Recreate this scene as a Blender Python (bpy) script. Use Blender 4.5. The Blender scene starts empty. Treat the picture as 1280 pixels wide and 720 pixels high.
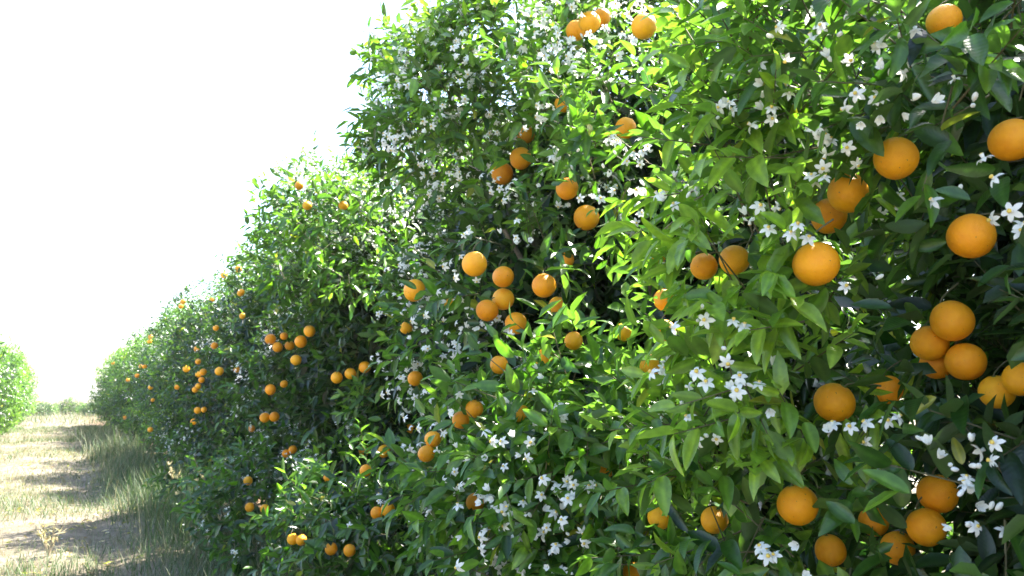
import bpy, math, random
import numpy as np
from mathutils import Vector, Matrix, Euler

rng = np.random.default_rng(7)
random.seed(7)
scene = bpy.context.scene
col = scene.collection
R = math.radians

# ------------------------------------------------------------------ camera, sky, sun, exposure
FPX, CAM_H, YAW, PITCH = 1005.0, 1.2, R(29.2), R(7.8)
cam_data = bpy.data.cameras.new('camera')
cam_data.sensor_width = 36.0
cam_data.lens = 36.0 * FPX / 1280.0
cam_data.clip_start, cam_data.clip_end = 0.05, 3000
cam_data.dof.use_dof = True
cam_data.dof.focus_distance = 2.0
cam_data.dof.aperture_fstop = 9.0
cam = bpy.data.objects.new('camera', cam_data)
col.objects.link(cam)
cam.location = (0, 0, CAM_H)
cam.rotation_euler = (R(90) + PITCH, 0, -YAW)
scene.camera = cam

SUN_EL, SUN_AZ = R(55.5), R(80)          # azimuth clockwise from +Y (the row runs along +Y)
world = bpy.data.worlds.new('World')
scene.world = world
world.use_nodes = True
wn = world.node_tree
wn.nodes.clear()
sky_tex = wn.nodes.new('ShaderNodeTexSky')
sky_tex.sky_type = 'NISHITA'
sky_tex.sun_disc = False
sky_tex.sun_elevation = SUN_EL
sky_tex.sun_rotation = SUN_AZ
sky_tex.air_density = 1.0
sky_tex.dust_density = 1.6
sky_tex.ozone_density = 0.6
bg = wn.nodes.new('ShaderNodeBackground')
bg.inputs['Strength'].default_value = 0.105
wo = wn.nodes.new('ShaderNodeOutputWorld')
wn.links.new(sky_tex.outputs[0], bg.inputs[0])
wn.links.new(bg.outputs[0], wo.inputs[0])

sun_data = bpy.data.lights.new('sun', 'SUN')
sun_data.energy = 5.0
sun_data.angle = R(0.55)
sun_data.color = (1.0, 0.95, 0.87)
sun = bpy.data.objects.new('sun', sun_data)
col.objects.link(sun)
to_sun = Vector((math.cos(SUN_EL) * math.sin(SUN_AZ), math.cos(SUN_EL) * math.cos(SUN_AZ), math.sin(SUN_EL)))
sun.rotation_euler = to_sun.to_track_quat('Z', 'Y').to_euler()
sun.location = to_sun * 30

scene.view_settings.view_transform = 'Standard'
scene.view_settings.look = 'None'
scene.view_settings.gamma = 1.0
scene.view_settings.exposure = 2.8
scene.render.filter_size = 1.6
scene.cycles.max_bounces = 8
scene.cycles.transmission_bounces = 6
scene.cycles.diffuse_bounces = 4
scene.cycles.use_denoising = True
scene.cycles.sample_clamp_indirect = 6.0

HAZE = 0.0006

# ------------------------------------------------------------------ camera geometry (design aid: where things stand)
c_f = np.array([math.sin(YAW) * math.cos(PITCH), math.cos(YAW) * math.cos(PITCH), math.sin(PITCH)])
c_r = np.array([math.cos(YAW), -math.sin(YAW), 0.0])
c_u = np.cross(c_r, c_f)
CAM = np.array([0, 0, CAM_H])


def project(p):
    d = p - CAM
    z = d @ c_f
    zz = np.where(z > 0.05, z, 0.05)
    return 640 + FPX * (d @ c_r) / zz, 360 - FPX * (d @ c_u) / zz, z


def ray(px, py):
    d = c_f * FPX + c_r * (px - 640) + c_u * (360 - py)
    return d / np.linalg.norm(d)


def ground_at(px, py):
    d = ray(px, py)
    return CAM + d * (CAM_H / -d[2])


# ------------------------------------------------------------------ helpers
def norm(a):
    return a / np.maximum(np.linalg.norm(a, axis=-1, keepdims=True), 1e-9)


def tag(o, label=None, cat=None, group=None, kind=None):
    for k, v in (('label', label), ('category', cat), ('group', group), ('kind', kind)):
        if v:
            o[k] = v
    return o


def link(name, data, parent=None, mats=None):
    o = bpy.data.objects.new(name, data)
    col.objects.link(o)
    if parent is not None:
        o.parent = parent
    return o


def mesh_np(name, verts, faces, mat=None, tint=None, smooth=True, uv=None, midx=None):
    """faces: (n,3) or (n,4) array"""
    me = bpy.data.meshes.new(name)
    k = faces.shape[1]
    nf = len(faces)
    me.vertices.add(len(verts))
    me.vertices.foreach_set('co', np.ascontiguousarray(verts, dtype=np.float32).ravel())
    me.loops.add(nf * k)
    me.loops.foreach_set('vertex_index', np.ascontiguousarray(faces, dtype=np.int32).ravel())
    me.polygons.add(nf)
    me.polygons.foreach_set('loop_start', np.arange(0, nf * k, k, dtype=np.int32))
    me.polygons.foreach_set('loop_total', np.full(nf, k, dtype=np.int32))
    if midx is not None:
        me.polygons.foreach_set('material_index', np.ascontiguousarray(midx, dtype=np.int32))
    me.update(calc_edges=True)
    if smooth:
        me.polygons.foreach_set('use_smooth', np.ones(nf, dtype=bool))
    if tint is not None:
        at = me.attributes.new('tint', 'FLOAT_COLOR', 'POINT')
        c = np.ones((len(verts), 4), dtype=np.float32)
        c[:, :3] = tint
        at.data.foreach_set('color', c.ravel())
    if uv is not None:
        at = me.attributes.new('blade', 'FLOAT_VECTOR', 'POINT')
        c = np.zeros((len(verts), 3), dtype=np.float32)
        c[:, :2] = uv
        at.data.foreach_set('vector', c.ravel())
    if mat is not None:
        for m in (mat if isinstance(mat, (list, tuple)) else [mat]):
            me.materials.append(m)
    return me


# ------------------------------------------------------------------ materials
def new_mat(name):
    m = bpy.data.materials.new(name)
    m.use_nodes = True
    nt = m.node_tree
    nt.nodes.clear()
    out = nt.nodes.new('ShaderNodeOutputMaterial')
    return m, nt, out


def N(nt, t, **kw):
    n = nt.nodes.new(t)
    for k, v in kw.items():
        setattr(n, k, v)
    return n


def mixc(nt, fac, a, b, blend='MIX'):
    n = N(nt, 'ShaderNodeMix', data_type='RGBA', blend_type=blend)
    for sock, v in ((n.inputs[0], fac), (n.inputs[6], a), (n.inputs[7], b)):
        if isinstance(v, (int, float)):
            sock.default_value = v
        elif isinstance(v, tuple):
            sock.default_value = v if len(v) == 4 else (*v, 1)
        else:
            nt.links.new(v, sock)
    return n.outputs[2]


def ramp(nt, fac, stops):
    n = N(nt, 'ShaderNodeValToRGB')
    els = n.color_ramp.elements
    while len(els) < len(stops):
        els.new(0.5)
    for e, (p, c) in zip(els, stops):
        e.position = p
        e.color = (*c, 1)
    nt.links.new(fac, n.inputs[0])
    return n.outputs[0]


def leaf_material(name, gloss=0.3, trans=0.42, through=(1.8, 2.2, 0.75)):
    m, nt, out = new_mat(name)
    L = nt.links.new
    at = N(nt, 'ShaderNodeAttribute', attribute_name='tint')
    bl = N(nt, 'ShaderNodeAttribute', attribute_name='blade')
    sep = N(nt, 'ShaderNodeSeparateXYZ')
    L(bl.outputs['Vector'], sep.inputs[0])
    geo = N(nt, 'ShaderNodeNewGeometry')
    # mottling
    nz = N(nt, 'ShaderNodeTexNoise')
    nz.inputs['Scale'].default_value = 60
    nz.inputs['Detail'].default_value = 3
    L(geo.outputs['Position'], nz.inputs['Vector'])
    mot = ramp(nt, nz.outputs['Fac'], [(0.3, (0.72, 0.76, 0.7)), (0.7, (1.2, 1.16, 1.1))])
    c = mixc(nt, 1.0, at.outputs['Color'], mot, 'MULTIPLY')
    # pale midrib
    ab = N(nt, 'ShaderNodeMath', operation='ABSOLUTE')
    L(sep.outputs[1], ab.inputs[0])
    rib = N(nt, 'ShaderNodeMapRange')
    L(ab.outputs[0], rib.inputs[0])
    rib.inputs[1].default_value, rib.inputs[2].default_value = 0.02, 0.09
    rib.inputs[3].default_value, rib.inputs[4].default_value = 0.45, 0.0
    c = mixc(nt, rib.outputs[0], c, mixc(nt, 1.0, c, (2.0, 1.8, 1.6), 'MULTIPLY'))
    # paler matt underside
    under = mixc(nt, 0.45, c, (0.085, 0.13, 0.05))
    cc = mixc(nt, geo.outputs['Backfacing'], c, under)
    pr = N(nt, 'ShaderNodeBsdfPrincipled')
    L(cc, pr.inputs['Base Color'])
    ro = N(nt, 'ShaderNodeMapRange')
    L(geo.outputs['Backfacing'], ro.inputs[0])
    ro.inputs[3].default_value, ro.inputs[4].default_value = gloss, 0.65
    L(ro.outputs[0], pr.inputs['Roughness'])
    pr.inputs['Specular IOR Level'].default_value = 0.62
    tr = N(nt, 'ShaderNodeBsdfTranslucent')
    tc = mixc(nt, 1.0, cc, through, 'MULTIPLY')
    L(tc, tr.inputs['Color'])
    mx = N(nt, 'ShaderNodeMixShader')
    mx.inputs[0].default_value = trans
    L(pr.outputs[0], mx.inputs[1])
    L(tr.outputs[0], mx.inputs[2])
    # side veins
    wv = N(nt, 'ShaderNodeMath', operation='ADD')
    mul = N(nt, 'ShaderNodeMath', operation='MULTIPLY')
    L(sep.outputs[0], mul.inputs[0]); mul.inputs[1].default_value = 60.0
    mul2 = N(nt, 'ShaderNodeMath', operation='MULTIPLY')
    L(ab.outputs[0], mul2.inputs[0]); mul2.inputs[1].default_value = -40.0
    L(mul.outputs[0], wv.inputs[0]); L(mul2.outputs[0], wv.inputs[1])
    sn = N(nt, 'ShaderNodeMath', operation='SINE')
    L(wv.outputs[0], sn.inputs[0])
    bp = N(nt, 'ShaderNodeBump')
    bp.inputs['Strength'].default_value = 0.09
    bp.inputs['Distance'].default_value = 0.001
    L(sn.outputs[0], bp.inputs['Height'])
    L(bp.outputs[0], pr.inputs['Normal'])
    L(mx.outputs[0], out.inputs['Surface'])
    return m


def simple_translucent(name, colr, trans=0.4, rough=0.6, var=0.15, spec=0.3):
    m, nt, out = new_mat(name)
    L = nt.links.new
    geo = N(nt, 'ShaderNodeNewGeometry')
    nz = N(nt, 'ShaderNodeTexNoise')
    nz.inputs['Scale'].default_value = 9
    L(geo.outputs['Position'], nz.inputs['Vector'])
    c = ramp(nt, nz.outputs['Fac'], [(0.3, tuple(x * (1 - var) for x in colr)), (0.7, tuple(min(x * (1 + var), 0.95) for x in colr))])
    pr = N(nt, 'ShaderNodeBsdfPrincipled')
    L(c, pr.inputs['Base Color'])
    pr.inputs['Roughness'].default_value = rough
    pr.inputs['Specular IOR Level'].default_value = spec
    tr = N(nt, 'ShaderNodeBsdfTranslucent')
    L(c, tr.inputs['Color'])
    mx = N(nt, 'ShaderNodeMixShader')
    mx.inputs[0].default_value = trans
    L(pr.outputs[0], mx.inputs[1])
    L(tr.outputs[0], mx.inputs[2])
    L(mx.outputs[0], out.inputs['Surface'])
    return m


def bark_material():
    m, nt, out = new_mat('bark')
    L = nt.links.new
    geo = N(nt, 'ShaderNodeNewGeometry')
    nz = N(nt, 'ShaderNodeTexNoise')
    nz.inputs['Scale'].default_value = 25
    nz.inputs['Detail'].default_value = 6
    L(geo.outputs['Position'], nz.inputs['Vector'])
    c = ramp(nt, nz.outputs['Fac'], [(0.3, (0.06, 0.045, 0.03)), (0.7, (0.2, 0.16, 0.12))])
    pr = N(nt, 'ShaderNodeBsdfPrincipled')
    L(c, pr.inputs['Base Color'])
    pr.inputs['Roughness'].default_value = 0.85
    bp = N(nt, 'ShaderNodeBump')
    bp.inputs['Strength'].default_value = 0.6
    bp.inputs['Distance'].default_value = 0.01
    L(nz.outputs['Fac'], bp.inputs['Height'])
    L(bp.outputs[0], pr.inputs['Normal'])
    L(pr.outputs[0], out.inputs['Surface'])
    return m


def orange_material():
    m, nt, out = new_mat('orange_peel')
    L = nt.links.new
    tc = N(nt, 'ShaderNodeTexCoord')
    oi = N(nt, 'ShaderNodeObjectInfo')
    base = ramp(nt, oi.outputs['Random'], [(0.0, (0.95, 0.33, 0.004)), (0.5, (0.97, 0.38, 0.006)), (1.0, (0.98, 0.45, 0.01))])
    n1 = N(nt, 'ShaderNodeTexNoise')
    n1.inputs['Scale'].default_value = 2.2
    n1.inputs['Detail'].default_value = 3
    addv = N(nt, 'ShaderNodeVectorMath', operation='ADD')
    L(tc.outputs['Object'], addv.inputs[0])
    L(oi.outputs['Location'], addv.inputs[1])
    L(addv.outputs[0], n1.inputs['Vector'])
    blot = ramp(nt, n1.outputs['Fac'], [(0.3, (0.93, 0.88, 0.9)), (0.6, (1.0, 1.03, 1.0))])
    c = mixc(nt, 1.0, base, blot, 'MULTIPLY')
    sepo = N(nt, 'ShaderNodeSeparateXYZ')
    L(tc.outputs['Object'], sepo.inputs[0])
    gsh = N(nt, 'ShaderNodeMapRange')
    L(sepo.outputs[2], gsh.inputs[0])
    gsh.inputs[1].default_value, gsh.inputs[2].default_value = 0.55, 1.0
    gsh.inputs[3].default_value, gsh.inputs[4].default_value = 0.0, 0.55
    gm = N(nt, 'ShaderNodeMath', operation='MULTIPLY')
    L(gsh.outputs[0], gm.inputs[0]); L(n1.outputs['Fac'], gm.inputs[1])
    c = mixc(nt, gm.outputs[0], c, (0.62, 0.42, 0.03))
    # rind scars
    n2 = N(nt, 'ShaderNodeTexNoise')
    n2.inputs['Scale'].default_value = 7
    L(addv.outputs[0], n2.inputs['Vector'])
    sc = ramp(nt, n2.outputs['Fac'], [(0.70, (0, 0, 0)), (0.76, (1, 1, 1))])
    c = mixc(nt, sc, c, (0.32, 0.13, 0.03))
    pr = N(nt, 'ShaderNodeBsdfPrincipled')
    L(c, pr.inputs['Base Color'])
    pr.inputs['Roughness'].default_value = 0.42
    pr.inputs['Specular IOR Level'].default_value = 0.4
    pr.inputs['Subsurface Weight'].default_value = 0.12
    pr.inputs['Subsurface Radius'].default_value = (0.012, 0.005, 0.001)
    pr.inputs['Subsurface Scale'].default_value = 0.6
    vo = N(nt, 'ShaderNodeTexVoronoi')
    vo.inputs['Scale'].default_value = 38
    L(tc.outputs['Object'], vo.inputs['Vector'])
    bp = N(nt, 'ShaderNodeBump')
    bp.inputs['Strength'].default_value = 0.5
    bp.inputs['Distance'].default_value = 0.0012
    L(vo.outputs['Distance'], bp.inputs['Height'])
    L(bp.outputs[0], pr.inputs['Normal'])
    L(pr.outputs[0], out.inputs['Surface'])
    return m


def ground_material():
    m, nt, out = new_mat('dry_grass_soil')
    L = nt.links.new
    geo = N(nt, 'ShaderNodeNewGeometry')
    sep = N(nt, 'ShaderNodeSeparateXYZ')
    L(geo.outputs['Position'], sep.inputs[0])
    n1 = N(nt, 'ShaderNodeTexNoise')
    n1.inputs['Scale'].default_value = 1.3
    n1.inputs['Detail'].default_value = 8
    n1.inputs['Roughness'].default_value = 0.65
    L(geo.outputs['Position'], n1.inputs['Vector'])
    n2 = N(nt, 'ShaderNodeTexNoise')
    n2.inputs['Scale'].default_value = 30
    n2.inputs['Detail'].default_value = 8
    n2.inputs['Roughness'].default_value = 0.7
    L(geo.outputs['Position'], n2.inputs['Vector'])
    a = ramp(nt, n1.outputs['Fac'], [(0.32, (0.09, 0.085, 0.055)), (0.5, (0.17, 0.152, 0.115)), (0.68, (0.27, 0.24, 0.19))])
    fine = ramp(nt, n2.outputs['Fac'], [(0.3, (0.55, 0.52, 0.48)), (0.7, (1.25, 1.2, 1.15))])
    c = mixc(nt, 1.0, a, fine, 'MULTIPLY')
    # bare soil with leaf litter in the tree strip
    ax = N(nt, 'ShaderNodeMath', operation='SUBTRACT')
    L(sep.outputs[0], ax.inputs[0]); ax.inputs[1].default_value = 2.7
    ab = N(nt, 'ShaderNodeMath', operation='ABSOLUTE')
    L(ax.outputs[0], ab.inputs[0])
    ad = N(nt, 'ShaderNodeMath', operation='ADD')
    L(ab.outputs[0], ad.inputs[0]); L(n1.outputs['Fac'], ad.inputs[1])
    mr = N(nt, 'ShaderNodeMapRange')
    L(ad.outputs[0], mr.inputs[0])
    mr.inputs[1].default_value, mr.inputs[2].default_value = 1.5, 2.1
    mr.inputs[3].default_value, mr.inputs[4].default_value = 1.0, 0.0
    soil = mixc(nt, 1.0, fine, (0.17, 0.12, 0.08), 'MULTIPLY')
    c = mixc(nt, mr.outputs[0], c, soil)
    pr = N(nt, 'ShaderNodeBsdfPrincipled')
    L(c, pr.inputs['Base Color'])
    pr.inputs['Roughness'].default_value = 0.95
    pr.inputs['Specular IOR Level'].default_value = 0.1
    bp = N(nt, 'ShaderNodeBump')
    bp.inputs['Strength'].default_value = 0.8
    bp.inputs['Distance'].default_value = 0.03
    L(n2.outputs['Fac'], bp.inputs['Height'])
    L(bp.outputs[0], pr.inputs['Normal'])
    L(pr.outputs[0], out.inputs['Surface'])
    return m


M_LEAF = leaf_material('citrus_leaf')
M_GRASS = leaf_material('grass_blade', gloss=0.6, trans=0.35, through=(1.2, 1.25, 0.85))
M_PETAL = simple_translucent('petal_white', (0.84, 0.84, 0.8), 0.35, 0.55, 0.08)
M_STAMEN = simple_translucent('stamen_yellow', (0.75, 0.55, 0.12), 0.2)
M_STEM = simple_translucent('green_stem', (0.12, 0.17, 0.04), 0.1)
M_TWIG = simple_translucent('brown_twig', (0.11, 0.1, 0.05), 0.0)
M_DRY = simple_translucent('dry_straw', (0.45, 0.38, 0.27), 0.3, 0.8)
M_BARK = bark_material()
M_ORANGE = orange_material()
M_GROUND = ground_material()

# ------------------------------------------------------------------ ground
def smooth_noise(x, y, seed=0, octs=3, base=0.6):
    g = np.random.default_rng(seed)
    v = np.zeros_like(x, dtype=float)
    for o in range(octs):
        f = base * 2 ** o
        for _ in range(5):
            a = g.uniform(0, 2 * np.pi)
            v += np.sin((x * math.cos(a) + y * math.sin(a)) * f * g.uniform(0.6, 1.5) + g.uniform(0, 6.28)) / (5 ** 0.5) / 2 ** o
    return v


def ground_z(x, y):
    near = np.exp(-np.maximum(0, np.hypot(x, y - 15) - 30) / 15)
    ruts = sum(np.exp(-((x - c - 0.06 * np.sin(y * 0.4)) / 0.16) ** 2) for c in (-0.95, 0.42))
    return (smooth_noise(x, y, 3, 3, 0.9) * 0.028 - 0.05 * ruts) * near - 0.02


gx = np.unique(np.concatenate([-np.geomspace(5, 900, 26)[::-1], np.arange(-5, 5.01, 0.2), np.geomspace(5, 900, 26)]))
gy = np.unique(np.concatenate([-np.geomspace(4, 900, 24)[::-1], np.arange(-4, 44.01, 0.25), np.geomspace(44, 1500, 40)]))
GX, GY = np.meshgrid(gx, gy)
GZ = ground_z(GX, GY)
gv = np.stack([GX.ravel(), GY.ravel(), GZ.ravel()], 1)
nxx = len(gx)
ii, jj = np.meshgrid(np.arange(len(gy) - 1), np.arange(nxx - 1), indexing='ij')
b0 = (ii * nxx + jj).ravel()
gf = np.stack([b0, b0 + 1, b0 + nxx + 1, b0 + nxx], 1)
ground = link('ground', mesh_np('ground', gv, gf, M_GROUND))
tag(ground, 'dry straw coloured grass track with bare soil under the orange trees', 'ground', kind='structure')

# ------------------------------------------------------------------ leaf shapes
def leaf_template(ts, bend, fold, wave=0.0):
    """x along, y across, z up; unit length; returns verts, tris"""
    v = [(0, 0, 0)]
    rows = []
    for t in ts:
        w = 0.235 * (math.sin(math.pi * min(1, t ** 0.8)) ** 0.75)
        z = -bend * t * t
        zz = fold * w + wave * math.sin(t * 9) * 0.03
        i = len(v)
        v += [(t, -w, z + zz), (t, 0, z), (t, w, z + fold * w - wave * math.sin(t * 9) * 0.03)]
        rows.append(i)
    tip = len(v)
    v.append((1.0, 0, -bend))
    f = [(0, rows[0], rows[0] + 1), (0, rows[0] + 1, rows[0] + 2)]
    for a, b in zip(rows, rows[1:]):
        f += [(a, b, b + 1), (a, b + 1, a + 1), (a + 1, b + 1, b + 2), (a + 1, b + 2, a + 2)]
    a = rows[-1]
    f += [(a, tip, a + 1), (a + 1, tip, a + 2)]
    f = [(q, p, r) for p, q, r in f]        # wind so that +z is the upper face
    f = [(p, r, q) for p, q, r in f]
    return np.array(v), np.array(f)


BENDS = [(0.08, 0.35, 0.0), (0.22, 0.5, 0.6), (0.38, 0.25, 0.4), (-0.06, 0.6, -0.5)]
T_FINE = [leaf_template((0.08, 0.22, 0.4, 0.58, 0.75, 0.9), *b) for b in BENDS]
T_MID = [leaf_template((0.28, 0.68), *b) for b in BENDS]
T_LOW = [(np.array([(0, 0, 0), (0.45, -0.23, 0.05 - b[0] * .3), (1, 0, -b[0]), (0.45, 0.23, 0.05 - b[0] * .3)]),
          np.array([(0, 1, 2), (0, 2, 3)])) for b in BENDS]
_n = np.cross(T_FINE[0][0][T_FINE[0][1][6]][1] - T_FINE[0][0][T_FINE[0][1][6]][0], T_FINE[0][0][T_FINE[0][1][6]][2] - T_FINE[0][0][T_FINE[0][1][6]][0])
if _n[2] < 0:
    T_FINE = [(v, f[:, ::-1]) for v, f in T_FINE]
    T_MID = [(v, f[:, ::-1]) for v, f in T_MID]

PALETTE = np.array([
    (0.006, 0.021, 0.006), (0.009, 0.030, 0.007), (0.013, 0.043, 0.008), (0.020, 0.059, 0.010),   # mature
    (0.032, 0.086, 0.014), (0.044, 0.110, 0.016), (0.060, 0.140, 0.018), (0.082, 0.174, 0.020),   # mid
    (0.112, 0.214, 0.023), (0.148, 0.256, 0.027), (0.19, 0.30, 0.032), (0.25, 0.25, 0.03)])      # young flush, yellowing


def leaves_to_mesh(name, L, templates, sel=None, mat=M_LEAF):
    """L: dict of arrays base,a,n,len,wid,var,tint"""
    idx = np.arange(len(L['len'])) if sel is None else np.nonzero(sel)[0]
    vs, fs, ts, uvs, off = [], [], [], [], 0
    for k, (tv, tf) in enumerate(templates):
        q = idx[L['var'][idx] == k]
        if not len(q):
            continue
        a, n = L['a'][q], L['n'][q]
        w = np.cross(n, a)
        l = L['len'][q][:, None, None]
        wd = L['wid'][q][:, None, None]
        V = L['base'][q][:, None, :] + l * (tv[None, :, 0:1] * a[:, None, :] + tv[None, :, 1:2] * wd * w[:, None, :] + tv[None, :, 2:3] * n[:, None, :])
        nv = len(tv)
        F = tf[None] + (np.arange(len(q)) * nv)[:, None, None] + off
        vs.append(V.reshape(-1, 3)); fs.append(F.reshape(-1, tf.shape[1]))
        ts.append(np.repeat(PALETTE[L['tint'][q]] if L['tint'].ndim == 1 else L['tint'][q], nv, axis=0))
        uvs.append(np.tile(tv[:, :2], (len(q), 1)))
        off += len(q) * nv
    return mesh_np(name, np.concatenate(vs), np.concatenate(fs), mat, np.concatenate(ts), uv=np.concatenate(uvs))


def frame_from(d):
    """two vectors perpendicular to each row of d"""
    ref = np.where(np.abs(d[:, 2:3]) < 0.9, np.array([[0, 0, 1.0]]), np.array([[1.0, 0, 0]]))
    u = norm(np.cross(d, ref))
    return u, np.cross(d, u)


# ------------------------------------------------------------------ crowns as sets of leafy clumps
class Crown:
    def __init__(self, cx, cy, H, rx, ry, seed, nblob, extra=(), pw=2.2, z0=-0.25, lean=0.0):
        self.lean = lean
        g = np.random.default_rng(seed)
        self.c = np.array([cx, cy, (H + z0) / 2])
        self.r = np.array([rx, ry, (H - z0) / 2])
        self.pw = pw
        d = norm(g.normal(size=(nblob * 3, 3)))
        # spread: keep the directions farthest from each other
        keep = [0]
        for i in range(1, len(d)):
            if len(keep) >= nblob:
                break
            if np.min(np.linalg.norm(d[keep] - d[i], axis=1)) > 1.9 / math.sqrt(nblob):
                keep.append(i)
        d = d[keep]
        s = (np.abs(d) ** pw).sum(1, keepdims=True) ** (-1 / pw)
        br = g.uniform(0.26, 0.5, len(d)) * (min(rx, ry) / 1.45)
        bc = self.c + d * s * self.r - d * (br * g.uniform(0.7, 1.05, len(d)))[:, None]
        bc[:, 2] = np.maximum(bc[:, 2], br * 0.75 + 0.05)
        bc[:, 0] += lean * np.maximum(0, bc[:, 2] - 1.3)
        youth = np.clip(g.normal(0.36, 0.24, len(d)), 0.02, 0.9)
        dens = g.uniform(0.75, 1.15, len(d))
        for e in extra:
            bc = np.vstack([bc, e[0]]); br = np.append(br, e[1]); youth = np.append(youth, e[2]); dens = np.append(dens, e[3])
        self.bc, self.br, self.youth, self.dens = bc, br, youth, dens

    def body(self, p, inset=0.3):
        p = p - np.stack([self.lean * np.maximum(0, p[..., 2] - 1.3), p[..., 0] * 0, p[..., 0] * 0], -1)
        q = np.abs((p - self.c) / np.maximum(self.r - inset, 0.1))
        return ((q ** self.pw).sum(-1) ** (1 / self.pw) - 1) * (self.r.min() - inset)

    def F(self, p):
        d = np.linalg.norm(p[..., None, :] - self.bc, axis=-1) - self.br
        return np.minimum(d.min(-1), self.body(p))

    def shoots(self, n, g, body_share=0.22):
        nb = int(n * (1 - body_share))
        w = self.br ** 2 * self.dens
        k = g.choice(len(self.br), nb, p=w / w.sum())
        d = norm(g.normal(size=(nb, 3)) + 0.35 * norm(self.bc[k] - self.c))
        rad = self.br[k] * g.uniform(0.55, 1.0, nb) ** 0.6
        p = self.bc[k] + d * rad[:, None]
        out = d
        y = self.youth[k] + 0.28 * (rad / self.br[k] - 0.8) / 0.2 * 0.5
        # body shell
        m = n - nb
        e = norm(g.normal(size=(m, 3)))
        s = (np.abs(e) ** self.pw).sum(1, keepdims=True) ** (-1 / self.pw)
        pb = self.c + e * s * self.r * g.uniform(0.5, 0.82, (m, 1))
        pb[:, 0] += self.lean * np.maximum(0, pb[:, 2] - 1.3)
        p = np.vstack([p, pb]); out = np.vstack([out, e])
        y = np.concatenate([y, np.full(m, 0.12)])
        keep = (self.F(p) > -0.38) & (p[:, 2] > 0.07)
        p, out, y = p[keep], out[keep], y[keep]
        outward = norm(0.75 * out + 0.5 * norm(p - self.c))
        return p, outward, y


def make_leaves(p, out, youth, K, g, scale=1.0):
    M = len(p)
    D = norm(out * 0.9 + np.array([0, 0, 0.35]) + g.normal(size=(M, 3)) * 0.45)
    Ls = g.uniform(0.09, 0.2, M) * scale
    u, v = frame_from(D)
    t = (np.arange(K) + 0.5) / K
    t = np.clip(t[None] + g.uniform(-0.06, 0.06, (M, K)), 0.02, 1)
    phi = np.arange(K)[None] * 2.4 + g.uniform(0, 6.28, (M, 1)) + g.uniform(-0.4, 0.4, (M, K))
    th = R(72) - t * R(44) + g.normal(size=(M, K)) * 0.18
    base = p[:, None] + D[:, None] * (Ls[:, None] * t)[..., None]
    a = D[:, None] * np.cos(th)[..., None] + (u[:, None] * np.cos(phi)[..., None] + v[:, None] * np.sin(phi)[..., None]) * np.sin(th)[..., None]
    a = a + np.array([0, 0, -1.0]) * g.uniform(0.0, 0.55, (M, K, 1))
    a = norm(a).reshape(-1, 3)
    n0 = np.array([0, 0, 0.75]) + out[:, None] * 0.55 + g.normal(size=(M, K, 3)) * 0.42
    n0 = n0.reshape(-1, 3)
    n = norm(n0 - a * (n0 * a).sum(1, keepdims=True))
    ln = (g.uniform(0.052, 0.09, (M, K)) * (1.08 - 0.3 * t) * scale).ravel()
    wid = g.uniform(0.66, 1.0, M * K)
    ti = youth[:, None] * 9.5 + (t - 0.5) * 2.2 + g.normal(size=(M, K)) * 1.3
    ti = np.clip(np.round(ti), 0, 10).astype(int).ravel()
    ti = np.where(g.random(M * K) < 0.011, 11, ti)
    L = dict(base=base.reshape(-1, 3), a=a, n=n, len=ln, wid=wid, tint=ti, var=g.integers(0, 4, M * K))
    tw = (p - D * 0.045, p + D * Ls[:, None] * 0.9, D)
    return L, tw


def cull(L, mask):
    return {k: v[mask] for k, v in L.items()}


def tubes(p0, p1, r0, r1, sides=3):
    """many straight tapered stems as one vertex / face array"""
    d = norm(p1 - p0)
    u, v = frame_from(d)
    an = np.arange(sides) * 2 * np.pi / sides
    ring = u[:, None] * np.cos(an)[None, :, None] + v[:, None] * np.sin(an)[None, :, None]
    V = np.concatenate([p0[:, None] + ring * r0, p1[:, None] + ring * r1], 1)
    k = np.arange(sides)
    f = np.stack([k, (k + 1) % sides, sides + (k + 1) % sides, sides + k], 1)
    F = f[None] + (np.arange(len(p0)) * 2 * sides)[:, None, None]
    return V.reshape(-1, 3), F.reshape(-1, 4)


def limb_mesh(name, pts, radii, mat, sides=7):
    pts = np.array(pts, float)
    radii = np.array(radii, float)
    d = np.gradient(pts, axis=0)
    d = norm(d)
    u, v = frame_from(d)
    for i in range(1, len(pts)):                 # keep the rings from twisting
        w = u[i - 1] - d[i] * (u[i - 1] @ d[i])
        u[i] = w / max(np.linalg.norm(w), 1e-6)
        v[i] = np.cross(d[i], u[i])
    an = np.arange(sides) * 2 * np.pi / sides
    V = (pts[:, None] + (u[:, None] * np.cos(an)[None, :, None] + v[:, None] * np.sin(an)[None, :, None]) * radii[:, None, None]).reshape(-1, 3)
    F = []
    for i in range(len(pts) - 1):
        for k in range(sides):
            F.append((i * sides + k, i * sides + (k + 1) % sides, (i + 1) * sides + (k + 1) % sides, (i + 1) * sides + k))
    return mesh_np(name, V, np.array(F), mat)


def P(px, py, dist):
    """a place in the grove seen in that direction, that far away"""
    return CAM + ray(px, py) * dist


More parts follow.
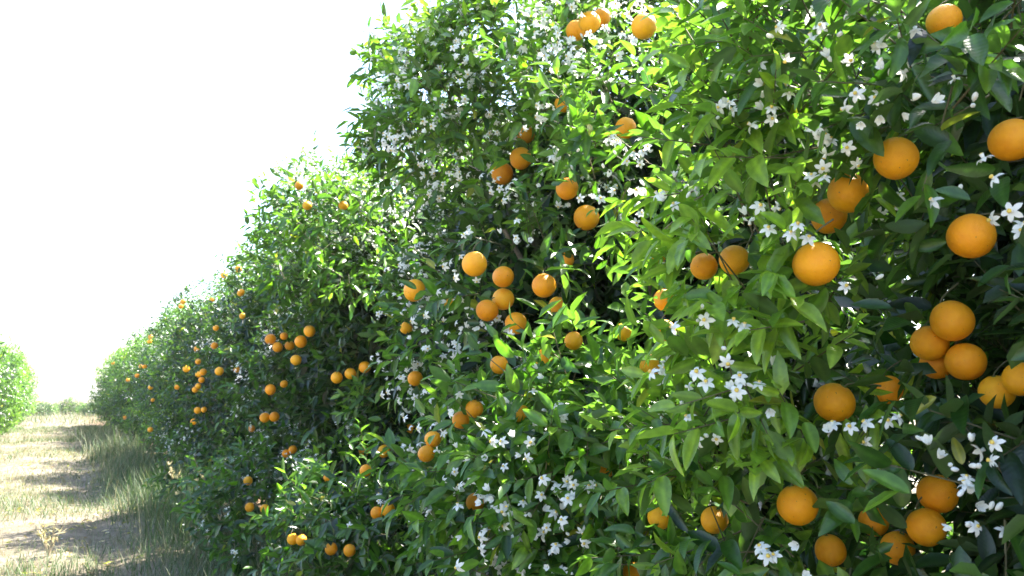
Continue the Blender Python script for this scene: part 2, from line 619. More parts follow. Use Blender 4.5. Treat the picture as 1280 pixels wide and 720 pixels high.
# boughs that stand out, some paled to paint sunlight: (place, radius, youth, leaf density)
bough_a = [(P(975, 110, 1.75), .19, .75, 1.5), (P(950, 225, 1.66), .16, .92, 1.6), (P(965, 330, 1.6), .15, .95, 1.6), (P(960, 420, 1.58), .16, 1.0, 1.7),
           (P(945, 505, 1.62), .15, .95, 1.6), (P(945, 590, 1.68), .15, .8, 1.4), (P(895, 650, 1.85), .18, .55, 1.3), (P(1040, 80, 1.7), .2, .62, 1.4),
           (P(1140, 60, 1.6), .2, .5, 1.2), (P(895, 260, 2.0), .14, .6, 1.2), (P(1015, 430, 1.64), .12, .7, 1.2), (P(870, 560, 1.95), .17, .55, 1.2), (P(880, 430, 1.95), .14, .6, 1.2),
           (P(1240, 180, 1.55), .16, .34, .8), (P(1250, 420, 1.55), .14, .3, .7), (P(1150, 560, 1.62), .15, .36, .7), (P(1245, 630, 1.55), .16, .36, .8), (P(1010, 690, 1.7), .16, .4, 1.0)]
bough_b = [(P(600, 90, 3.7), .3, .8, 1.4), (P(560, 160, 3.55), .28, .6, 1.2), (P(525, 110, 4.2), .26, .55, 1.2), (P(520, 185, 4.1), .22, .45, 1.1), (P(740, 90, 3.2), .28, .62, 1.2), (P(790, 190, 2.7), .24, .6, 1.3),
           (P(680, 530, 2.5), .27, .58, 1.5), (P(730, 590, 2.35), .27, .56, 1.5), (P(620, 590, 2.7), .27, .54, 1.4), (P(760, 500, 2.35), .22, .6, 1.4), (P(690, 670, 2.5), .3, .46, 1.3), (P(780, 660, 2.3), .24, .44, 1.2),
           (P(620, 40, 4.2), .28, .55, 1.2), (P(660, 40, 3.9), .32, .55, 1.1), (P(640, 340, 2.85), .22, .4, .8)]
bough_c = [(P(330, 640, 5.6), .36, .35, 1.2), (P(420, 690, 4.5), .34, .35, 1.2), (P(480, 670, 4.0), .32, .35, 1.2), (P(400, 300, 5.4), .4, .55, 1.1), (P(440, 300, 5.0), .34, .6, 1.1), (P(400, 250, 6.0), .3, .6, 1.1), (P(420, 640, 4.7), .34, .5, 1.1)]

#        cy,   H,   rx,   ry, blobs, shoots, leaves per shoot, template, extra
ROW = [(0.35, 3.6, 1.52, 1.42, 38, 5600, 8, T_MID, bough_a),
       (3.22, 4.0, 1.52, 1.14, 48, 5600, 8, T_MID, bough_b),
       (5.85, 3.5, 1.5, 1.3, 52, 4900, 8, T_MID, bough_c),
       (8.5, 3.4, 1.5, 1.45, 48, 4000, 7, T_MID, [(P(285, 612, 7.0), .32, .35, 1.2), (P(248, 585, 8.6), .34, .3, 1.2), (P(305, 630, 6.3), .32, .3, 1.1)]),
       (12.6, 3.4, 1.54, 1.6, 44, 3600, 7, T_LOW, ()),
       (15.2, 3.45, 1.5, 1.55, 44, 3300, 6, T_LOW, ()),
       (17.9, 3.3, 1.5, 1.55, 40, 3000, 6, T_LOW, ()),
       (22.3, 3.4, 1.52, 1.6, 40, 2700, 6, T_LOW, ()),
       (24.9, 3.5, 1.52, 1.6, 38, 2400, 6, T_LOW, ()),
       (27.6, 3.3, 1.52, 1.6, 36, 2200, 6, T_LOW, ()),
       (30.2, 3.4, 1.52, 1.6, 36, 2200, 6, T_LOW, ()),
       (32.9, 3.4, 1.52, 1.6, 34, 2000, 6, T_LOW, ()),
       (35.5, 3.4, 1.52, 1.6, 34, 2000, 6, T_LOW, ()),
       (38.1, 3.3, 1.52, 1.6, 34, 2000, 6, T_LOW, ())]
ROW_X = 2.68
right_crowns = [Crown(ROW_X + (0.06 * math.sin(i * 2.1) if i > 2 else 0), cy, H, rx, ry, 100 + i, nb, ex, lean=(0.2, 0.3, 0.22)[i] if i < 3 else 0.08)
                for i, (cy, H, rx, ry, nb, ns, K, T, ex) in enumerate(ROW)]


def hit_crown(px, py, start=0.8, tmax=45.0):
    """first leafy surface in that direction: (point, tree index)"""
    d = ray(px, py)
    t = start
    while t < tmax:
        p = CAM + d * t
        best, bi = 1e9, -1
        for i, c in enumerate(right_crowns):
            if abs(p[1] - c.c[1]) < 3.2:
                f = float(c.F(p[None])[0])
                if f < best:
                    best, bi = f, i
        if best < 0.012:
            return p, bi, t
        t += max(0.012, min(best * 0.8, 0.6))
    return None


# ------------------------------------------------------------------ the oranges: direction seen, apparent size, how exposed (1 fully, less = tucked into leaves)
NEAR_FRUIT = [
    (1265, 175, 58, 1, 'big bright orange hanging beside a spray of white blossom, foremost of the upper fruit'),
    (1214, 295, 60, 1, 'large clean orange with a bright sunlit spot hanging alone above the four-fruit cluster'),
    (1120, 198, 56, .8, 'orange crossed by a drooping green leaf, uppermost of a string of three'),
    (1060, 241, 52, .7, 'orange half hidden under a leaf, middle of a string of three'),
    (1036, 270, 46, .5, 'shaded orange mostly behind leaves, lowest of a string of three'),
    (1020, 330, 58, 1, 'large orange capped by a leaf beside a small white blossom, on the light green bough'),
    (1190, 401, 54, 1, 'round clean orange on top of the four-fruit cluster'),
    (1162, 429, 48, .8, 'orange behind a dark leaf on the side of the four-fruit cluster'),
    (1207, 452, 52, .95, 'orange with a green leaf across its side, front of the four-fruit cluster'),
    (1170, 455, 42, .5, 'orange tucked at the bottom of the four-fruit cluster'),
    (1246, 490, 40, .7, 'orange peeping from leaves just beside the four-fruit cluster'),
    (1276, 474, 40, .7, 'orange at the outer side of the four-fruit cluster, partly behind leaves'),
    (1043, 503, 52, 1, 'orange with small dark rind marks hanging alone in the dark hollow'),
    (997, 631, 53, 1, 'lone round orange hanging low with dry twigs above it'),
    (1172, 617, 54, .9, 'upper orange of a touching pair below white blossoms'),
    (1158, 659, 50, 1, 'lower orange of a touching pair below white blossoms'),
    (1038, 688, 40, .9, 'low orange in shade under the lone round one'),
    (1092, 652, 34, .4, 'dim orange deep in the leaves next to the touching pair'),
    (1122, 685, 44, .6, 'orange cut across by leaves beneath the touching pair'),
    (1110, 487, 28, .4, 'small dim orange deep in the hollow below the four-fruit cluster'),
    (918, 325, 38, .8, 'orange among light green leaves, larger of two beside the pale bough'),
    (880, 333, 34, .8, 'orange among light green leaves, smaller of two beside the pale bough'),
    (893, 650, 28, .8, 'small orange low under the pale green bough'),
    (825, 646, 20, .7, 'tiny shaded orange low between the two flowering trees'),
    (792, 716, 26, .8, 'lowest orange at the foot of the light green skirt'),
    (1180, 26, 30, .6, 'orange peeping out at the top of the blossom-covered crown'),
    (628, 217, 33, 1, 'front orange of three stacked below the glowing flower bough'),
    (651, 198, 28, .9, 'middle orange of three stacked below the glowing flower bough'),
    (657, 168, 23, .7, 'topmost small orange of three stacked below the glowing flower bough'),
    (709, 236, 28, .7, 'orange half covered by leaves near the middle of the tall tree'),
    (733, 272, 32, .8, 'orange notched by a dark leaf in the hollow of the tall tree'),
    (782, 160, 27, .8, 'orange under a single leaf next to sunlit white blossom'),
    (805, 33, 33, .9, 'high orange with a white sun glint on its side'),
    (593, 330, 32, 1, 'perfectly round orange hanging just above the bunch of six'),
    (518, 363, 28, 1, 'lone orange on the flank of the tall tree above white flowers'),
    (680, 357, 30, .8, 'orange partly behind a dark leaf at the side of the bunch of six'),
    (697, 383, 24, .5, 'dim orange below the leaf-covered one by the bunch of six'),
    (717, 426, 22, 1, 'small round orange above the light green skirt'),
    (680, 448, 18, .7, 'little orange behind leaf tips at the edge of the light green skirt'),
    (624, 456, 17, 1, 'little lone orange in the dark middle of the tall tree'),
    (519, 473, 19, .9, 'little lone orange among scattered blossoms with a dark top'),
    (651, 518, 18, .7, 'little orange showing behind the tips of the light green skirt'),
    (594, 628, 14, .9, 'tiny lone orange in the dark lower part of the tall tree'),
    (820, 320, 26, .5, 'shaded orange deep in the dark gap between the two flowering trees'),
    (830, 375, 18, .6, 'small orange halfway down the gap between the two flowering trees'),
    (830, 413, 27, 1, 'clear round orange hanging above a tall spike of blossom'),
    (813, 457, 16, .7, 'small orange just behind the tall spike of blossom'),
    (780, 415, 16, .5, 'small dim orange in the shaded gap above the green skirt'),
    (756, 585, 22, .6, 'orange split by a leaf within the light green skirt'),
    (708, 325, 16, .5, 'small orange behind leaves above the bunch of six'),
    (704, 130, 22, .5, 'orange hidden by sunlit leaves high in the tall tree'),
    (384, 257, 11, .9, 'small high orange against washed-out sunlit leaves, lower of two'),
    (374, 232, 11, .8, 'small high orange against washed-out sunlit leaves, upper of two'),
    (429, 257, 11, .8, 'small orange high on the sunlit shoulder next to the tall tree'),
    (338, 487, 14, 1, 'lone round orange hanging below the cluster of seven'),
    (411, 597, 10, .8, 'small lone orange low in dark foliage'),
    (457, 588, 13, .9, 'small lone orange under a loose pair in dark foliage'),
    (508, 410, 13, .7, 'small orange beneath the lone flank fruit, half in leaves'),
    (562, 378, 14, .6, 'small orange behind leaves beside the bunch of six'),
    (513, 536, 12, .6, 'small orange half in leaves beside the stacked pair'),
]
SETS = [
    ('orange in the trio at the very top of the tall tree', 'trio at the top of the tall tree', [(737, 28, 28, .9), (720, 38, 26, .8), (752, 22, 24, .8)]),
    ('orange in the bunch of overlapping fruit on the tall tree', 'bunch on the tall tree', [(629, 346, 28, .95), (629, 374, 28, .95), (609, 388, 28, 1), (645, 404, 28, 1)]),
    ('small orange of a touching pair behind the green skirt tips', 'pair behind the green skirt', [(593, 511, 19, 1), (576, 525, 18, .8)]),
    ('small orange of a pair stacked one above the other in dark leaves', 'stacked pair', [(541, 549, 17, 1), (533, 567, 17, 1)]),
    ('small orange of a loose pair in dark foliage', 'loose pair', [(480, 564, 16, .9), (455, 564, 14, .8)]),
    ('small orange of a low touching pair over white blossoms', 'low pair over blossoms', [(485, 637, 18, 1), (471, 641, 14, .7)]),
    ('small orange in the crowded cluster of seven on the third tree', 'cluster of seven', [(338, 424, 14, 1), (347, 434, 13, 1), (362, 432, 12, .9), (376, 427, 16, 1), (387, 414, 15, 1), (370, 450, 14, 1), (355, 420, 10, .8)]),
    ('small orange in a slanting line of three among blossoms', 'slanting line of three', [(421, 472, 15, 1), (438, 467, 15, 1), (456, 459, 15, 1)]),
    ('small orange of a side-by-side pair on the third tree', 'side-by-side pair', [(331, 522, 13, 1), (343, 521, 13, 1)]),
    ('small orange of a leafy pair below the side-by-side pair', 'leafy pair', [(358, 567, 11, .8), (366, 562, 11, .8)]),
    ('orange of the touching pair hanging lowest over the tall grass', 'pair over the grass', [(366, 674, 14, 1), (377, 675, 13, 1)]),
    ('orange near the ground behind tall grass stems', 'low fruit behind grass', [(414, 686, 14, .8), (437, 688, 12, .8)]),
    ('small shaded orange low on the third tree near the grass', 'low shaded fruit', [(310, 601, 9, .9), (312, 634, 10, .8), (331, 636, 11, .8)]),
    ('tiny orange in a tight far cluster at mid height', 'tight far cluster', [(274, 464, 11, 1), (254, 465, 9, 1), (248, 468, 8, 1), (252, 475, 8, 1), (233, 461, 9, 1)]),
    ('tiny orange in a far cluster at knee height', 'knee-high far cluster', [(244, 487, 8, .9), (247, 513, 9, .9), (242, 527, 8, .9), (255, 512, 7, .8)]),
    ('tiny far orange scattered over the receding row', 'scattered far fruit', [(268, 432, 9, 1), (296, 462, 8, .8), (355, 480, 9, .8), (188, 421, 6, 1), (187, 427, 6, 1), (197, 383, 6, 1), (229, 377, 7, 1),
                                                                               (226, 383, 6, 1), (265, 375, 6, 1), (302, 365, 6, 1), (303, 395, 6, 1), (176, 458, 5, 1), (188, 537, 7, 1), (191, 500, 5, 1), (160, 475, 5, 1), (270, 410, 6, 1), (210, 365, 6, 1)]),
]
gfr = np.random.default_rng(17)
for _ in range(13):                                     # more tiny fruit spread over the far crowns
    fx = gfr.uniform(140, 330)
    SETS[-1][2].append((fx, gfr.uniform(470 - (fx - 100) * 0.72, 500 + (fx - 100) * 0.4), 5.0 + (fx - 140) * 0.022, .9))
fruit = [(f, f[4], None) for f in NEAR_FRUIT]
for lab, grp, lst in SETS:
    fruit += [((*f, lab), lab, grp) for f in lst]
F_pos, F_rad, F_exp, F_lab, F_grp, F_tree, F_px = [], [], [], [], [], [], []
for f, lab, grp in fruit:
    h = hit_crown(f[0], f[1])
    if h is None:
        continue
    p, ti, t = h
    ct = float(ray(f[0], f[1]) @ c_f)
    size_t = 0.08 * FPX / f[2] / ct                         # distance that the size suggests
    t2 = t + np.clip(size_t - t, -0.1, 0.3) * 0.9 + 0.01
    r = float(np.clip(f[2] / FPX * t2 * ct ** 1.5 / 2, 0.029, 0.05))
    F_pos.append(CAM + ray(f[0], f[1]) * t2); F_rad.append(r); F_exp.append(f[3]); F_lab.append(lab); F_grp.append(grp); F_tree.append(ti); F_px.append(f[2])
F_pos, F_rad, F_exp = np.array(F_pos), np.array(F_rad), np.array(F_exp)
for _ in range(30):                                     # touching fruit do not run into each other: the tucked-in one sits farther back
    for i in range(len(F_pos)):
        for j in range(i):
            d = F_pos[i] - F_pos[j]
            l = np.linalg.norm(d)
            if l < F_rad[i] + F_rad[j]:
                ti_, tj_ = np.linalg.norm(F_pos[i] - CAM), np.linalg.norm(F_pos[j] - CAM)
                k = i if (F_exp[i] < F_exp[j] or (F_exp[i] == F_exp[j] and ti_ >= tj_)) else j
                F_pos[k] += norm(F_pos[k] - CAM) * 0.008


def open_round_fruit(L):
    """leaves grow round the fruit, not through it, and fruit hang at the outside of the crown"""
    c = L['base'] + L['a'] * L['len'][:, None] * 0.5
    keep = np.ones(len(c), bool)
    for p, r, e in zip(F_pos, F_rad, F_exp):
        d = c - p
        m = np.abs(d).max(1) < 0.9
        if not m.any():
            continue
        dm = d[m]
        o = norm(CAM - p)
        al = dm @ o
        pe = np.linalg.norm(dm - al[:, None] * o, axis=1)
        bad = np.linalg.norm(dm, axis=1) < r * 1.02
        rr = r * (0.72 + 0.35 * e) + 0.018 * e if e >= .75 else r * (0.5 + 0.6 * e)
        bad |= (al > -0.2 * r) & (al < 0.55) & (pe < rr)
        km = keep[m]
        km[bad] = False
        keep[m] = km
    return keep


# ------------------------------------------------------------------ blossoms
def petal_tri(length, width, curl, seg=3):
    ts = np.linspace(0, 1, seg + 1)
    v, f = [], []
    for t in ts:
        w = width * (0.35 + 0.65 * math.sin(math.pi * (0.12 + 0.8 * t))) if t < 1 else width * 0.12
        x = length * (t - 0.12 * curl * t * t)
        z = length * (0.28 * t - curl * 0.55 * t * t)
        v += [(x, -w, z + w * 0.3), (x, w, z + w * 0.3)]
    for i in range(seg):
        a = 2 * i
        f.append((a, a + 2, a + 3, a + 1))
    return np.array(v), np.array(f)


def rotz(v, a):
    c, s = math.cos(a), math.sin(a)
    return np.stack([v[:, 0] * c - v[:, 1] * s, v[:, 0] * s + v[:, 1] * c, v[:, 2]], 1)


def flower_arrays(openness, seg, g, stamens=True):
    V, F, MI, off = [], [], [], 0
    for k in range(5):
        pv, pf = petal_tri(0.0175 * g.uniform(.92, 1.08), 0.0046, openness, seg)
        if openness < 0.4:
            pv = np.stack([pv[:, 0] * (0.35 + openness), pv[:, 1], pv[:, 0] * 0.8 + pv[:, 2]], 1)
        pv = rotz(pv + np.array([0.001, 0, 0]), k * 2 * math.pi / 5 + g.uniform(-.1, .1))
        V.append(pv); F.append(pf + off); MI.append(np.zeros(len(pf), int)); off += len(pv)
    if stamens:
        s = 5
        an = np.arange(s) * 2 * np.pi / s
        sv = np.concatenate([np.stack([np.cos(an) * 0.0022, np.sin(an) * 0.0022, np.zeros(s)], 1),
                             np.stack([np.cos(an) * 0.0042, np.sin(an) * 0.0042, np.full(s, 0.010)], 1),
                             np.array([[0, 0, 0.0115], [0, 0, 0.0115], [0, 0, 0.0115], [0, 0, 0.0115], [0, 0, 0.0115]])])
        k = np.arange(s)
        sf = np.concatenate([np.stack([k, (k + 1) % s, s + (k + 1) % s, s + k], 1), np.stack([s + k, s + (k + 1) % s, 2 * s + (k + 1) % s, 2 * s + k], 1)])
        V.append(sv); F.append(sf + off); MI.append(np.concatenate([np.zeros(s, int), np.ones(s, int)])); off += len(sv)
    return np.concatenate(V), np.concatenate(F), np.concatenate(MI)


def bud_arrays(seg=5):
    prof = [(0, 0.0012), (0.004, 0.0036), (0.010, 0.0046), (0.015, 0.0036), (0.018, 0.0008)]
    an = np.arange(seg) * 2 * np.pi / seg
    V = np.concatenate([np.stack([np.cos(an) * r, np.sin(an) * r, np.full(seg, z)], 1) for z, r in prof])
    F = []
    for i in range(len(prof) - 1):
        for k in range(seg):
            F.append((i * seg + k, i * seg + (k + 1) % seg, (i + 1) * seg + (k + 1) % seg, (i + 1) * seg + k))
    return V, np.array(F), np.zeros(len(F), int)


gfl = np.random.default_rng(5)
FL_FINE = [flower_arrays(o, 4, gfl) for o in (1.0, 0.75, 1.25)] + [flower_arrays(0.15, 4, gfl, False), bud_arrays(6)]
FL_LOW = [flower_arrays(o, 2, gfl, False) for o in (1.0, 0.75, 1.25)] + [flower_arrays(0.15, 2, gfl, False), bud_arrays(3)]
FL_TINY = [flower_arrays(o, 1, gfl, False) for o in (1.0, 0.75, 1.25)] + [flower_arrays(0.15, 1, gfl, False), bud_arrays(3)]
FL_MESH = [mesh_np('blossom', v, f, [M_PETAL, M_STAMEN], midx=mi) for v, f, mi in FL_FINE]

BLOSSOM_A = [(930, 138), (945, 150), (918, 128), (1040, 185), (1030, 178), (1100, 112), (1115, 128), (1088, 122), (1025, 50), (1045, 60), (1090, 312), (1055, 352), (1115, 258), (1180, 268), (1266, 282), (1272, 232),
             (990, 303), (945, 265), (1187, 578), (1178, 604), (1196, 570), (1065, 545), (1090, 540), (825, 470), (820, 448), (812, 540), (830, 490), (885, 480), (950, 495), (912, 430), (930, 492), (962, 697), (1000, 700),
             (1000, 35), (1220, 135), (1250, 575), (1210, 660), (868, 540), (900, 545), (960, 100), (870, 20), (980, 160), (1205, 640), (880, 400), (830, 300), (1015, 238), (850, 250), (1130, 60)]
BLOSSOM_B = [(590, 75), (610, 70), (600, 100), (575, 70), (640, 60), (550, 140), (545, 150), (690, 40), (695, 50), (715, 90), (520, 190), (530, 210), (500, 270), (490, 240), (570, 220), (560, 230), (545, 240), (470, 250),
             (470, 200), (450, 170), (480, 70), (800, 200), (790, 190), (780, 205), (750, 235), (740, 240), (795, 265), (830, 240), (780, 60), (735, 60), (660, 640), (655, 665), (690, 640), (720, 640), (545, 500), (570, 440),
             (560, 385), (480, 400), (600, 600), (630, 620), (640, 680), (575, 445), (610, 560), (500, 330), (520, 300), (590, 290), (540, 430), (650, 300), (700, 200), (680, 150), (620, 130), (660, 100), (470, 300), (600, 640), (700, 700)]


def place_flowers(points, outs, g, per=(3, 9), spread=0.034):
    pos, nrm, var, sc = [], [], [], []
    for p, o in zip(points, outs):
        k = int(g.integers(*per))
        q = g.normal(size=(k, 3)) * spread
        pos.append(p + q + o * 0.02)
        nrm.append(norm(o * 0.9 + q / spread * 0.5 + np.array([0, 0, .2]) + g.normal(size=(k, 3)) * 0.35))
        var.append(g.choice(5, k, p=[.24, .18, .14, .18, .26]))
        sc.append(g.uniform(0.8, 1.12, k))
    return np.concatenate(pos), np.concatenate(nrm), np.concatenate(var), np.concatenate(sc)


def flower_frames(nrm, g):
    u, v = frame_from(nrm)
    a = g.uniform(0, 6.28, len(nrm))[:, None]
    x = u * np.cos(a) + v * np.sin(a)
    return x, np.cross(nrm, x)


def flowers_mesh(name, pos, nrm, var, sc, templates, g, big=1.0):
    vs, fs, ms, off = [], [], [], 0
    x, y = flower_frames(nrm, g)
    for k, (tv, tf, mi) in enumerate(templates):
        q = np.nonzero(var == k)[0]
        if not len(q):
            continue
        s = (sc[q] * big)[:, None, None]
        V = pos[q][:, None] + s * (tv[None, :, 0:1] * x[q][:, None] + tv[None, :, 1:2] * y[q][:, None] + tv[None, :, 2:3] * nrm[q][:, None])
        fs.append((tf[None] + (np.arange(len(q)) * len(tv))[:, None, None] + off).reshape(-1, 4))
        vs.append(V.reshape(-1, 3)); ms.append(np.tile(mi, len(q)))
        off += len(q) * len(tv)
    return mesh_np(name, np.concatenate(vs), np.concatenate(fs), [M_PETAL, M_STAMEN], midx=np.concatenate(ms))


def show_counts(points, ids, n, w=1024):
    """how many picture cells each item shows in, nearest sample first"""
    x, y, z = project(points)
    s = w / 1280
    ix, iy = np.floor(x * s).astype(int), np.floor(y * s).astype(int)
    ok = (ix >= 0) & (ix < w) & (iy >= 0) & (iy < int(720 * s)) & (z > 0.1)
    ix, iy, z, ids = ix[ok], iy[ok], z[ok], ids[ok]
    key = iy.astype(np.int64) * w + ix
    o = np.lexsort((z, key))
    first = np.concatenate([[True], key[o][1:] != key[o][:-1]])
    return np.bincount(ids[o][first], minlength=n)


SAMPLE_T = np.array([(t, s) for t in np.linspace(0.08, 0.92, 9) for s in np.linspace(-.8, .8, 5)])


def leaf_samples(L):
    w = np.cross(L['n'], L['a'])
    hw = 0.2 * np.sin(np.pi * SAMPLE_T[:, 0] ** 0.8)
    pts = L['base'][:, None] + L['len'][:, None, None] * (SAMPLE_T[None, :, 0:1] * L['a'][:, None] + (SAMPLE_T[:, 1] * hw)[None, :, None] * w[:, None])
    return pts.reshape(-1, 3)


LEAF_VARIANTS = {}


def leaf_variant(var, tint):
    k = (int(var), int(tint))
    if k not in LEAF_VARIANTS:
        v, f = T_FINE[k[0]]
        LEAF_VARIANTS[k] = mesh_np('leaf', v, f, M_LEAF, np.tile(PALETTE[k[1]], (len(v), 1)), uv=v[:, :2])
    return LEAF_VARIANTS[k]


def basis(x, y, z, pos, s=(1, 1, 1)):
    m = Matrix.Identity(4)
    for i in range(3):
        m[i][0], m[i][1], m[i][2], m[i][3] = x[i] * s[0], y[i] * s[1], z[i] * s[2], pos[i]
    return m


def build_tree(name, crown, ns, K, T, seed, near, label, group, blossom_pts=None, n_random=60, leaf_objs=0, flower_objs=0, scale=1.0, limbs=9, petals=0, per=(3, 9), dense=0):
    g = np.random.default_rng(seed)
    base = np.array([crown.c[0], crown.c[1], 0.0])
    base[2] = float(ground_z(base[0:1], base[1:2])[0]) - 0.03
    root = link(name, None)
    root.location = base
    root.empty_display_size = 0.3
    tag(root, label, 'tree', group)

    def part(nm, me):
        o = link(nm, me, root)
        o.matrix_parent_inverse = Matrix.Translation(-Vector(base))
        return o

    # trunk and limbs
    fork = base + np.array([g.normal() * .05, g.normal() * .05, g.uniform(0.45, 0.6)])
    ts = np.linspace(0, 1, 6)
    pts = base + (fork - base) * ts[:, None] + np.stack([np.sin(ts * 5) * 0.012, np.cos(ts * 4) * 0.012, ts * 0], 1)
    part('trunk', limb_mesh('trunk', pts, 0.105 - 0.03 * ts + 0.05 * np.exp(-ts * 7), M_BARK, 10))
    if limbs:
        order = g.permutation(len(crown.br))[:limbs]
        for k in order:
            end = fork + (crown.bc[k] - fork) * 0.78
            mid = fork * 0.5 + end * 0.5 + np.array([g.normal() * .12, g.normal() * .12, 0.1])
            tt = np.linspace(0, 1, 7)[:, None]
            pl = (1 - tt) ** 2 * (fork - np.array([0, 0, .06])) + 2 * tt * (1 - tt) * mid + tt ** 2 * end
            part('limb', limb_mesh('limb', pl, np.linspace(0.05, 0.008, 7), M_BARK, 6))
    # leaves
    p, out, youth = crown.shoots(ns, g)
    L, tw = make_leaves(p, out, youth, K, g, scale)
    e = norm(g.normal(size=(int(ns * (1.3 if petals else 0.75 if near else 0.25)), 3)))                 # inner canopy of oversized leaves, added to block light through crowns
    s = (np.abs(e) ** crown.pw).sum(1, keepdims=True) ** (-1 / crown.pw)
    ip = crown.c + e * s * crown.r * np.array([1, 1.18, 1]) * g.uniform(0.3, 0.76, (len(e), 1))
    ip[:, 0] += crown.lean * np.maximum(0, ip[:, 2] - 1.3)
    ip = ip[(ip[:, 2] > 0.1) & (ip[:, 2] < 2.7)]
    if near:                                              # low leaf fill, added to block bright gaps near the soil
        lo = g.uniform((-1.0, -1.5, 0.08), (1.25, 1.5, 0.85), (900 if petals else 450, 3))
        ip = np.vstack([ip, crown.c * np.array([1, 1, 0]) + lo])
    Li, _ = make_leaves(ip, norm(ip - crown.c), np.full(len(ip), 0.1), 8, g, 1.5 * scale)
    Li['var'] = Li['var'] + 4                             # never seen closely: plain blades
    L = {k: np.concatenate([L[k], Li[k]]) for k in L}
    L = cull(L, open_round_fruit(L)) if near else L
    pick = np.zeros(len(L['len']), bool)
    if leaf_objs:
        cnt = show_counts(leaf_samples(L), np.repeat(np.arange(len(L['len'])), len(SAMPLE_T)), len(L['len']))
        best = np.argsort(-cnt)[:leaf_objs]
        pick[best[cnt[best] > 0]] = True
        for i in np.nonzero(pick)[0]:
            o = link('leaf', leaf_variant(L['var'][i] % 4, L['tint'][i]), root)
            a, n = L['a'][i], L['n'][i]
            w = np.cross(n, a)
            l = L['len'][i]
            o.matrix_parent_inverse = Matrix.Translation(-Vector(base))
            o.matrix_basis = basis(a, w, n, L['base'][i], (l, l * L['wid'][i], l))
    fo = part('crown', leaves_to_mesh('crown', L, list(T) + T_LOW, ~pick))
    tag(fo, kind='stuff')
    if leaf_objs:
        keep = np.ones(len(tw[0]), bool)
        for q, r in zip(F_pos, F_rad):
            o = norm(CAM - q)
            for e in tw[:2]:
                d = e - q
                al = d @ o
                keep &= ~((al > -r) & (al < 0.6) & (np.linalg.norm(d - al[:, None] * o, axis=1) < r * 1.15 + 0.02))
            keep &= np.linalg.norm((tw[0] + tw[1]) / 2 - q, axis=1) > r + 0.08
        tv, tf = tubes(tw[0][keep], tw[1][keep], 0.0022, 0.0009)
        tag(part('twigs', mesh_np('twigs', tv, tf, M_TWIG)), kind='stuff')
    # blossoms
    pts, outs = [], []
    if blossom_pts:
        for bx, by in blossom_pts:
            h = hit_crown(bx, by)
            if h is not None:
                pts.append(h[0] - ray(bx, by) * 0.03); outs.append(norm(-ray(bx, by) * 0.8 + np.array([-.2, 0, .35])))
    sp, so, sy = crown.shoots(n_random * 12, g, 0.0)
    m = (smooth_noise(sp[:, 0] * 1.0 + sp[:, 2], sp[:, 1] + sp[:, 2] * 0.6, 41, 2, 2.4) > (-0.25 if dense in (1, 2) else 0.1)) & (crown.F(sp) > -0.09) & (g.random(len(sp)) < 0.12 + 0.36 * np.maximum(sp[:, 2] - 0.4, 0))
    sp, so = sp[m][:n_random], so[m][:n_random]
    pts += list(sp + so * 0.06); outs += list(so)
    if not len(pts):
        return root
    fp, fn, fv, fs = place_flowers(pts, outs, g, per, 0.024 if petals else 0.034)
    if near:
        keepf = np.ones(len(fp), bool)
        for q, r, e in zip(F_pos, F_rad, F_exp):
            o = norm(CAM - q)
            d = fp - q
            al = d @ o
            pe = np.linalg.norm(d - al[:, None] * o, axis=1)
            keepf &= ~((np.linalg.norm(d, axis=1) < r + 0.02) | ((al > 0) & (al < .5) & (pe < r * 0.9)))
        fp, fn, fv, fs = fp[keepf], fn[keepf], fv[keepf], fs[keepf]
    if petals:
        fs = fs * 0.84
    fpick = np.zeros(len(fp), bool)
    if flower_objs:
        th = np.linspace(0, 6.28, 10)[:-1]
        x, y = flower_frames(fn, np.random.default_rng(seed + 1))
        S = np.concatenate([fp[:, None] + 0.018 * r * (x[:, None] * np.cos(th)[None, :, None] + y[:, None] * np.sin(th)[None, :, None]) for r in (0.3, 0.7, 1.0)], 1).reshape(-1, 3)
        LS = leaf_samples(L)
        nF = len(fp)
        ids = np.concatenate([np.repeat(np.arange(nF), 27), np.full(len(LS), nF)])
        cnt = show_counts(np.concatenate([S, LS]), ids, nF + 1)[:nF]
        best = np.argsort(-cnt)[:flower_objs]
        best = best[cnt[best] > 0]
        fpick[best] = True
        for rank, i in enumerate(best):
            Mx = basis(x[i], y[i], fn[i], fp[i], (fs[i],) * 3)
            if rank < petals and fv[i] < 3:
                o = link('blossom', STAMEN_MESH, root)
                o.matrix_parent_inverse = Matrix.Translation(-Vector(base))
                o.matrix_basis = Mx
                for k in range(5):
                    c = link('petal', PETAL_MESH, o)
                    c.rotation_euler = (0, 0, k * 2 * math.pi / 5 + random.uniform(-.12, .12))
            else:
                o = link('blossom', FL_MESH[fv[i]], root)
                o.matrix_parent_inverse = Matrix.Translation(-Vector(base))
                o.matrix_basis = Mx
    if (~fpick).any():
        q = ~fpick
        tag(part('blossoms', flowers_mesh('blossoms', fp[q], fn[q], fv[q], fs[q], FL_LOW if dense < 2 else FL_TINY, g, 1.0 if near else 1.25)), kind='stuff')
    return root


